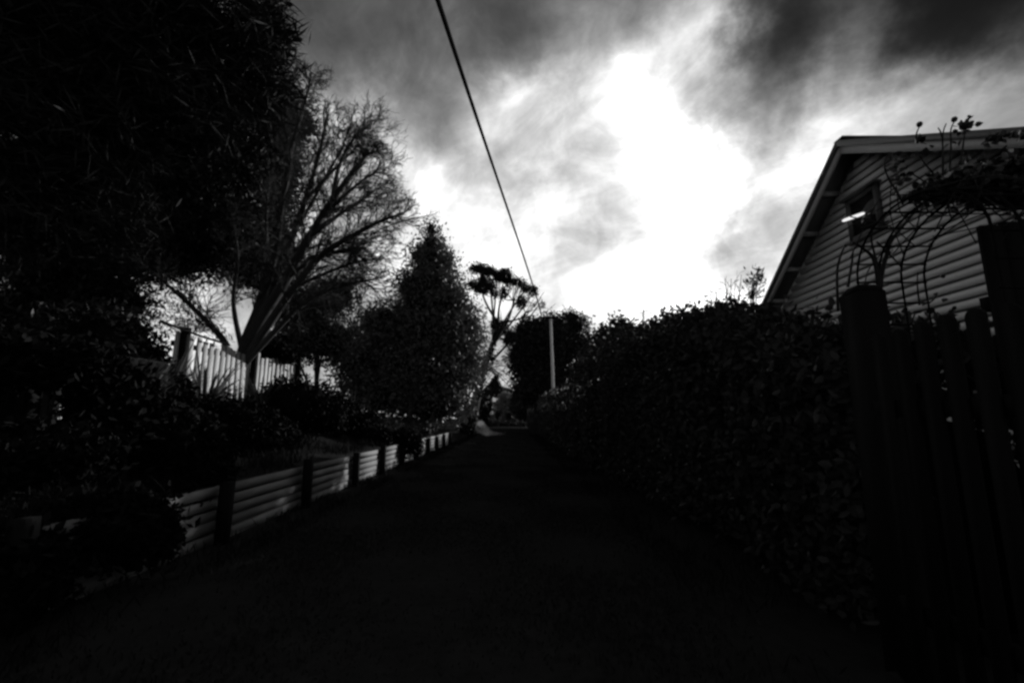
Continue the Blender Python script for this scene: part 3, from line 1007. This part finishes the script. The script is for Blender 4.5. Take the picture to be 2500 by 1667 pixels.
for q in range(26):
    u, v = rng.uniform(1200, 1275), rng.uniform(870, 960)
    e = P(u, v, yP)
    st = tk[2] if rng.uniform() < 0.6 else tk[1]
    limb_tubes(tb, [([st, (st + e) / 2 + [0, 0, 0.4], e], 0.04, 0.012)], 4)
tb.obj('trunk', 'dark_bark', up)
el = []
for u, v, ru, rv, m_ in [(1168, 656, 26, 7, 5), (1198, 660, 26, 9, 6), (1224, 674, 26, 12, 7), (1250, 684, 22, 9, 5), (1272, 692, 14, 7, 3), (1294, 706, 18, 8, 5), (1308, 715, 8, 4, 2), (1165, 690, 22, 20, 4),
                         (1190, 705, 18, 16, 3), (1222, 715, 16, 10, 3), (1268, 738, 20, 10, 3), (1320, 748, 5, 8, 1), (1302, 742, 6, 8, 1), (1215, 800, 20, 14, 4), (1242, 822, 24, 14, 4), (1262, 812, 12, 10, 2), (1200, 868, 14, 14, 2)]:
    for q in range(m_):
        el.append(E(u + rng.uniform(-1, 1) * ru * 0.8, v + rng.uniform(-1, 1) * rv * 0.7, yP + rng.uniform(-1.5, 1.5), ru * 0.36, max(3.5, rv * 0.45)))
V, F = foliage(el, 1150, 9, 0.2, 0.32, 0.12, shell=0.1, bias=0.25)
add('crown', V, F, 'leaf_dark', up)

# broad dark trees behind the pole, right of the lane
el = [E(1330, 850, 40, 62, 70), E(1300, 810, 40, 40, 35), E(1350, 800, 40, 39, 32), E(1275, 870, 40, 39, 55), E(1320, 930, 40, 75, 55), E(1275, 800, 40, 14, 14), E(1290, 960, 39, 40, 35)]
tree('round_headed_tree', 'dark round-headed tree directly behind the pale power pole', P(1320, 1040, 40) * [1, 1, 0], el, 2600, 10, 0.26, 0.26, 0.13, 'leaf_dark', trunk_r=0.25, core=0.72, bias=0.3)
el = [E(1400, 800, 41, 45, 32), E(1400, 850, 41, 60, 45), E(1440, 840, 41, 35, 30), E(1380, 900, 40, 70, 45), E(1395, 775, 41, 32, 18)]
tree('lacy_crowned_tree', 'dark loose-crowned tree just right of the power pole', P(1410, 1040, 41) * [1, 1, 0], el, 900, 10, 0.26, 0.26, 0.13, 'leaf_dark', trunk_r=0.2, core=0.5, bias=0.3, shell=0.3)
el = [E(1470, 860, 15, 50, 40), E(1510, 840, 14.5, 45, 45), E(1480, 815, 15, 26, 26), E(1540, 880, 14, 45, 35), E(1450, 900, 16, 60, 30), E(1530, 820, 14, 30, 28)]
tree('airy_shrub', 'airy leafy shrub with sky showing through, left of the laurel hedge', P(1490, 1050, 14.5) * [1, 1, 0], el, 620, 9, 0.10, 0.12, 0.065, 'leaf_dark', trunk_r=0.07, bias=0.3, shell=0.2,
     hexleaf=True, cat='shrub')
el = [E(1500, 790, 11.5, 14, 28), E(1535, 800, 11.5, 20, 20), E(1560, 830, 11.2, 40, 26), E(1600, 810, 10.5, 38, 30), E(1530, 850, 11.5, 42, 28), E(1570, 870, 11, 50, 26), E(1640, 800, 9.8, 30, 30)]
tree('broad_leaf_shrub', 'broad-leaved shrub poking loose sprigs above the hedge against the sky', P(1560, 1050, 11.2) * [1, 1, 0], el, 330, 7, 0.09, 0.12, 0.065, 'leaf_gloss', trunk_r=0.05, bias=0.4, shell=0.2,
     hexleaf=True, cat='shrub')

# thin bare leader with drooping side shoots
yD = 16
ds = thing('bare_sapling', 'thin bare sapling top with drooping side shoots above the hedge', 'sapling', P(1572, 1040, yD) * [1, 1, 0])
tb = Tubes()
limb_tubes(tb, [([P(1566, 1040, yD), P(1566, 900, yD), P(1568, 820, yD), P(1571, 757, yD)], 0.045, 0.022)], 6)
tb.obj('trunk', 'bark', ds)
tb = Tubes()
for v, du, dr in [(765, -50, 22), (768, 40, 10), (762, 30, -6), (775, 20, 8), (780, 22, 12), (784, -18, -2), (786, 24, 4), (800, -20, 6), (772, -12, 8), (792, 14, 6)]:
    s = P(1571 - (v - 757) * 0.06, v, yD)
    tb.add(smooth_path([s, P(1571 + du * 0.5, v - 4 + dr * 0.1, yD), P(1571 + du, v + dr, yD)], 5), np.linspace(0.014, 0.006, 11), 4)
tb.obj('branches', 'bark', ds)

# bare shrub and leafy shoots beside the house eave
el = [E(1835, 700, 10.5, 18, 30), E(1848, 675, 10.5, 10, 24)]
tree('leafy_shoots_shrub', 'shrub with upright leafy shoots against the lower end of the house roof', P(1800, 1040, 10.5) * [1, 1, 0], el, 34, 7, 0.08, 0.13, 0.03, 'leaf_dark', trunk_r=0.03,
     bias=0.5, shell=0.2, hexleaf=True, cat='shrub', dirbias=(-0.2, 0, 0.5))
bs = thing('bare_twiggy_shrub', 'bare twiggy shrub rising between the hedge and the house roof', 'shrub', P(1780, 1040, 10.8) * [1, 1, 0])
t1, t2 = Tubes(), Tubes()
for u, v in [(1770, 680), (1745, 700), (1795, 690), (1810, 670), (1735, 725), (1785, 650 + 30)]:
    pts = smooth_path([P(1790, 900, 10.8), P((1790 + u) / 2 + rng.normal() * 8, 800, 10.8), P(u, v, 10.8)], 6)
    t1.add(pts, np.linspace(0.022, 0.007, len(pts)), 5)
    for q in range(9):
        k = rng.integers(5, len(pts) - 1)
        grow(pts[k], rot_about(unit(pts[k] - pts[k - 1]), rng.uniform(0.3, 0.9), rng.uniform(0, 6.28)), rng.uniform(0.15, 0.4), 0.006, 2, (t1, t2, t2), np.array([-0.05, 0, 0.2]), (3, 3))
t1.obj('stem', 'bark', bs)
t2.obj('twigs', 'bark', bs)

# ------------------------------------------------------------------ far end of the lane
def lollipop(u, vt, vb, y, r, lab):
    b0 = P(u, vb, y)
    t = thing('standard_tree', lab, 'tree', (b0[0], y, 0), 'clipped trees across the end of the lane')
    s = y / FPX
    tb_ = Tubes()
    tb_.add([[b0[0], y, -0.05], [b0[0], y, (1045 - vt) * s]], [0.12, 0.09], 6)
    tb_.obj('trunk', 'dark_bark', t)
    c = P(u, vt + r, y)
    V, F = foliage([(c, (r * s * 0.85, r * s * 0.85, r * s * 1.2))], 160, 8, 0.12, 0.2, 0.1, shell=0.6)
    cr = add('crown', V, F, 'leaf_dark', t)
    add('light_block_core', *bumpy_core(c, np.array([0.7, 0.7, 1.0]) * r * s), 'core', cr)  # hidden solid added so the small crown blocks light


lollipop(1243, 1006, 1040, 72, 8, 'small dark clipped tree in the middle of the far end of the lane')
lollipop(1271, 1006, 1040, 70, 9, 'small dark clipped tree at the far end of the lane by the right hedge')
lollipop(1216, 1004, 1040, 72, 8, 'small dark clipped tree at the far end of the lane beside the egg-shaped bush')


def bush(name, lab, ells, base, mat, n=500, leaf=(0.2, 0.1), core=0.75, cat='bush', spread=0.14):
    return tree(name, lab, base, ells, n, 9, spread, leaf[0], leaf[1], mat, trunk_r=0.08, core=core, bias=0.3, cat=cat)


bush('pale_bush', 'pale feathery bush closing the view at the far end of the lane', [E(1240, 995, 84, 26, 36), E(1225, 1000, 84, 20, 30), E(1252, 1010, 84, 18, 26), E(1235, 975, 84, 16, 16), E(1215, 1026, 83, 22, 16), E(1262, 1028, 83, 22, 14), E(1240, 1028, 84, 20, 14)],
     P(1240, 1038, 84) * [1, 1, 0], 'leaf_pale', 1500, (0.4, 0.2), 0.7, spread=0.3)
bush('egg_shaped_bush', 'dark egg-shaped bush on the left near the far end of the lane', [E(1184, 992, 46, 22, 28), E(1182, 1026, 46, 20, 26)], P(1184, 1030, 46) * [1, 1, 0], 'leaf_dark', 500, (0.16, 0.08), 0.85)
bush('domed_bush', 'dark dome-shaped bush at the far left edge of the lane', [E(1143, 1022, 36, 20, 30), E(1140, 1046, 36, 22, 20)], P(1143, 1050, 36) * [1, 1, 0], 'leaf_dark', 450, (0.14, 0.07), 0.85)
bush('distant_conical_tree', 'distant dark conical tree seen through the gap at the end of the lane', [E(1206, 945, 125, 16, 10), E(1208, 932, 125, 8, 8), E(1212, 922, 125, 3, 6)],
     P(1206, 1032, 125) * [1, 1, 0], 'leaf_dark', 500, (0.5, 0.25), 0.8, 'tree', 0.3)
bush('distant_rounded_tree', 'distant dark rounded tree seen through the gap at the end of the lane', [E(1230, 962, 130, 24, 15), E(1190, 962, 130, 18, 12)], P(1230, 1032, 130) * [1, 1, 0], 'leaf_dark', 500,
     (0.5, 0.25), 0.85, 'tree', 0.3)
bush('distant_leafy_tree', 'distant dark leafy tree behind the right hedge at the lane end', [E(1285, 985, 66, 40, 45), E(1262, 985, 68, 18, 28)], P(1285, 1040, 66) * [1, 1, 0], 'leaf_dark', 900, (0.25, 0.12), 0.85, 'tree', 0.2)
bush('end_hedge', 'low dark hedge closing the lane under the pale bush', [E(u_, 1037, 79, 26, 6) for u_ in (1190, 1220, 1250, 1280, 1310)], P(1250, 1042, 79) * [1, 1, 0], 'leaf_hedge', 500, (0.25, 0.12), 0.8, 'hedge', 0.15)
# pale stony mound lit at the lane's left edge
mb = P(1190, 1048, 40)
tm = thing('dry_grass_mound', 'pale dry grass mound catching light at the left edge of the far lane', 'grass mound', (mb[0], 40, 0))
n_ = 3600
C = np.stack([mb[0] - 0.35 + rng.normal(size=n_) * 0.55, 40 + rng.normal(size=n_) * 1.6, np.zeros(n_)], -1)
C[:, 2] = 1.0 * np.exp(-((C[:, 0] - mb[0] + 0.7) / 0.6) ** 2) * rng.uniform(0.3, 1.1, n_)
V, F = leaf_arrays(C, np.stack([rng.normal(size=n_) * 0.5 + 0.3, rng.normal(size=n_) * 0.5, np.ones(n_)], -1), 0.35, 0.05)
add('blades', V, F, 'straw', tm, kind='stuff')

# ------------------------------------------------------------------ power pole and cable
yQ = 26.0
pt, pb = P(1344, 768, yQ), P(1351, 960, yQ)
dirp = (pt - pb) / (pt[2] - pb[2])
foot = pb - dirp * pb[2]
pole = thing('power_pole', 'slim pale power pole rising behind the right hedge far down the lane', 'power pole', (foot[0], foot[1], 0))
tb = Tubes()
tb.add([foot - [0, 0, 0.2], (foot + pt) / 2, pt], [0.095, 0.085, 0.07], 12)
tb.obj('post', 'pole_wood', pole)
box('crossarm', (pt[0] - 0.15, pt[1] - 0.13, pt[2] - 0.22), (1.0, 0.09, 0.11), 'dark_wood', pole)
for dx in (-0.55, -0.2, 0.25):
    tb = Tubes()
    tb.add([[pt[0] + dx, pt[1] - 0.13, pt[2] - 0.165], [pt[0] + dx, pt[1] - 0.13, pt[2] - 0.08], [pt[0] + dx, pt[1] - 0.13, pt[2] - 0.03]], [0.03, 0.055, 0.03], 8)
    tb.obj('insulator', 'ceramic', pole)
box('transformer_box', (pt[0] + 0.02, pt[1] - 0.02, pt[2] + 0.06), (0.2, 0.2, 0.12), 'dark_wood', pole)
a0 = np.array([pt[0] - 0.55, pt[1] - 0.13, pt[2] - 0.02])
cab = [a0]
for u, v, y in [(1312, 724, 23.4), (1288, 655, 19.6), (1261, 585, 16.4), (1222, 455, 12.2), (1170, 300, 8.9), (1118, 150, 6.7), (1066, 0, 5.2)]:
    cab.append(P(u, v, y))
d = cab[-1] - cab[-2]
for q in range(1, 9):
    cab.append(cab[-1] + d * 0.9 + np.array([0, 0, 0.045 * q]))
# smooth the heights into one sag curve
cab = np.array(cab)
tt = np.concatenate([[0], np.cumsum(np.linalg.norm(np.diff(cab[:, :2], axis=0), axis=1))])
for ax in range(3):
    cab[1:8, ax] = np.polyval(np.polyfit(tt[:8], cab[:8, ax], 3), tt[1:8])
tb = Tubes()
sp = smooth_path(cab, 8)
tb.add(sp, 0.036, 8)
cb = tb.obj('overhead_cable', 'cable')
tag(cb, 'thick black overhead cable running across the sky to the power pole', 'cable')

# ------------------------------------------------------------------ left side: retaining wall, paling fence, plants
WX = -3.36
rw = thing('retaining_wall', 'low timber retaining wall of stacked boards and posts along the left of the lane', 'retaining wall', (WX, 10, 0))
posts = [1.0, 3.2, 5.4, 7.5, 9.8, 11.8, 13.9, 16.0, 18.1, 20.2, 22.3, 24.4]
for k, yy in enumerate(posts):
    hz = 0.70 - 0.02 * max(0, k - 5) + random.uniform(-0.03, 0.05)
    box('post', (WX + 0.08, yy, hz / 2), (0.11, 0.12, hz), 'dark_wood', rw, Matrix.Rotation(R(random.uniform(-2, 2)), 3, 'X'))
    if k < len(posts) - 1:
        for q in range(5):
            yl = posts[k + 1] - yy
            box('board', (WX - 0.03 + random.uniform(-0.008, 0.008), yy + yl / 2, 0.068 + q * 0.127), (0.05, yl - 0.012, 0.106 + random.uniform(-0.012, 0.008)), 'wall_wood', rw,
                Matrix.Rotation(R(random.uniform(-0.6, 0.6)), 3, 'X') @ Matrix.Rotation(R(random.uniform(-3, 3)), 3, 'Y'))

PXF = -6.0
pf = thing('paling_fence', 'pale weathered paling fence lit by sun on the bank above the lane', 'fence', (PXF, 10.5, 1.3))
yy = 7.95
k = 0
while yy < 12.5:
    wd = 0.13 + random.uniform(-0.01, 0.01)
    zt = 2.90 + random.uniform(-0.10, 0.04)
    box('paling', (PXF + random.uniform(-0.008, 0.008), yy, (1.15 + zt) / 2), (0.02, wd, zt - 1.15), 'grey_wood', pf, Matrix.Rotation(R(random.uniform(-1.5, 1.5)), 3, 'X'))
    yy += 0.185 + random.uniform(-0.015, 0.02)
    k += 1
for zz in (1.7, 2.72):
    box('rail', (PXF - 0.045, 10.2, zz), (0.05, 4.6, 0.09), 'dark_wood', pf)
for yy in (8.05, 10.3, 12.45):
    box('post', (PXF + 0.07, yy, 2.05), (0.11, 0.11, 1.95), 'dark_wood', pf)
r0, r1 = PX(395, 785, PXF + 0.15), PX(560, 842, PXF + 0.15)
tb = Tubes()
tb.add([r0, (r0 + r1) / 2 - [0, 0, 0.02], r1], 0.022, 6)
tb.obj('top_wire', 'iron', pf)

# screen of dark boards far left with slots of sky between
LX = -4.9
lf = thing('dark_board_fence', 'dark board fence at the far left with bright slots between boards', 'fence', (LX, 4.6, 1.0))
slots = []
for u, wpx in [(106, 15), (150, 15), (206, 14)]:
    a_, b_ = PX(u - wpx / 2, 1000, LX)[1], PX(u + wpx / 2, 1000, LX)[1]
    slots.append((a_, b_))
cur = 2.6
for a_, b_ in slots + [(6.4, 6.4)]:
    while cur < a_ - 0.001:
        e = min(cur + 0.15, a_)
        if a_ - e < 0.03:
            e = a_
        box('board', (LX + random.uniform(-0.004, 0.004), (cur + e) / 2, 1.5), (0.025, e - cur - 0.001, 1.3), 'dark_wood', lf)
        cur = e
    cur = b_
for v, hpx in [(890, 34), (949, 62), (1036, 20)]:
    pass
for zz, hh in [(0.95, 0.5), (PX(128, 1003, LX)[2], 0.02), (PX(128, 1028, LX)[2], 0.02), (1.98, 0.4)]:
    box('rail', (LX - 0.035, 4.5, zz), (0.03, 3.8, hh), 'dark_wood', lf)
for q in range(6):
    zz = PX(206, 880 + q * 13 + (6 if q > 3 else 0), LX)[2]
    box('slat', (LX - 0.02, (slots[2][0] + slots[2][1]) / 2, zz), (0.02, 0.12, 0.03), 'dark_wood', lf)
box('slat', (LX - 0.02, (slots[2][0] + slots[2][1]) / 2, PX(206, 990, LX)[2]), (0.02, 0.12, 0.36), 'dark_wood', lf)
for q in (0, 1):
    box('slat', (LX - 0.02, (slots[q][0] + slots[q][1]) / 2, PX(128, 930, LX)[2]), (0.02, 0.12, 0.5), 'dark_wood', lf)

# strap-leaved clumps on the bank
def flax(u, v, y, n, ln, lab, mat='leaf_mid'):
    c = P(u, v, y)
    c[2] = float(gz(c[0], c[1]))
    t = thing('flax_clump', lab, 'plant', tuple(c), 'strap-leaved plants on the bank')
    Vs, Fs, k0 = [], [], 0
    for q in range(n):
        az = rng.uniform(0, 6.28)
        out_d = np.array([math.cos(az), math.sin(az), 0])
        l = ln * rng.uniform(0.6, 1.15)
        droop = rng.uniform(0.3, 1.1)
        pts = []
        for s in np.linspace(0, 1, 6):
            pts.append(c + out_d * (0.05 + l * 0.55 * s * (0.4 + 0.6 * s * droop)) + np.array([0, 0, l * (s - 0.55 * droop * s * s)]))
        pts = np.array(pts)
        sd = np.cross(out_d, [0, 0, 1.0])
        wv = 0.022 * np.array([0.7, 1, 1, 0.9, 0.6, 0.05])[:, None]
        vv = np.stack([pts - sd * wv, pts + sd * wv], 1).reshape(-1, 3)
        ff = np.array([[2 * s, 2 * s + 1, 2 * s + 3, 2 * s + 2] for s in range(5)]) + k0
        Vs.append(vv)
        Fs.append(ff)
        k0 += 12
    add('leaves', np.concatenate(Vs), np.concatenate(Fs), mat, t)


flax(500, 960, 8.2, 90, 1.5, 'strap-leaved clump at the foot of the lit palings, left of the fence middle')
flax(640, 950, 10, 80, 1.3, 'strap-leaved clump under the right half of the lit palings')
flax(400, 930, 7.0, 90, 1.5, 'dark strap-leaved clump beside the near fence post on the bank')
flax(860, 960, 13.5, 90, 1.5, 'drooping strap-leaved clump between the fence end and the conical evergreen')
flax(300, 1000, 5.8, 80, 1.4, 'dark strap-leaved clump in front of the dense evergreen, nearest the camera')
flax(960, 1000, 14.5, 70, 1.0, 'small strap-leaved clump at the foot of the conical evergreen', 'leaf_mid')


def low_shrub(u, v, y, ru, rv, lab, mat='leaf_black', n=500):
    e = E(u, v, y, ru, rv)
    c = e[0]
    g = float(gz(c[0], c[1]))
    tree('low_shrub', lab, (c[0], c[1], g), [e, E(u - ru * 0.6, v + rv * 0.3, y, ru * 0.6, rv * 0.7), E(u + ru * 0.6, v + rv * 0.3, y + 0.2, ru * 0.6, rv * 0.7)], n, 9, 0.07, 0.10, 0.045, mat, trunk_r=0.04,
         core=0.75, bias=0.3, cat='shrub', group='dark shrubs on the bank')


low_shrub(560, 1040, 7.6, 110, 70, 'dark low shrub on the bank below the middle of the lit palings', n=700)
low_shrub(730, 990, 10.5, 110, 70, 'dark low shrub on the bank below the far end of the lit palings', n=700)
low_shrub(380, 1080, 5.6, 140, 90, 'dark low shrub on the bank above the nearest wall posts', n=800)
low_shrub(830, 1020, 12.5, 70, 45, 'dark low shrub behind the sunlit stretch of retaining wall')
low_shrub(640, 1060, 8.6, 70, 40, 'dark low shrub behind the middle wall posts', n=500)
low_shrub(900, 1060, 12.8, 45, 26, 'small dark shrub just above the sunlit stretch of retaining wall', n=350)
low_shrub(460, 1150, 5.6, 90, 40, 'dark low shrub sprawling along the top of the near retaining wall', n=500)
low_shrub(240, 1290, 4.0, 150, 70, 'added dark shrub keeping the nearest bay of the retaining wall dark', n=800)  # this and the next two shrubs are added to darken the near wall
low_shrub(-40, 1400, 3.2, 150, 80, 'added dark shrub keeping the wall end dark at the lower left edge', n=700)
low_shrub(400, 1225, 5.2, 75, 40, 'added dark shrub covering the sunlit patch beside the second nearest wall bay', n=500)
low_shrub(985, 1080, 14.2, 38, 30, 'dark low shrub spilling over the retaining wall onto the lane', n=450)
low_shrub(670, 862, 11.6, 42, 20, 'small black bush on top of the paling fence line beside the bare trunk')
low_shrub(250, 870, 7.6, 130, 110, 'tall dark shrub under the dense evergreen behind the board fence', n=800)
low_shrub(110, 880, 4.2, 150, 45, 'dark leafy shrub rising above the dark board fence', n=700)
low_shrub(290, 1000, 4.9, 80, 90, 'dark shrub between the board fence and the paling fence', n=700)
low_shrub(60, 1100, 4.0, 170, 50, 'dark shrub at the foot of the dark board fence', n=700)
low_shrub(330, 960, 6.6, 110, 80, 'dark shrub left of the near paling fence post', n=700)
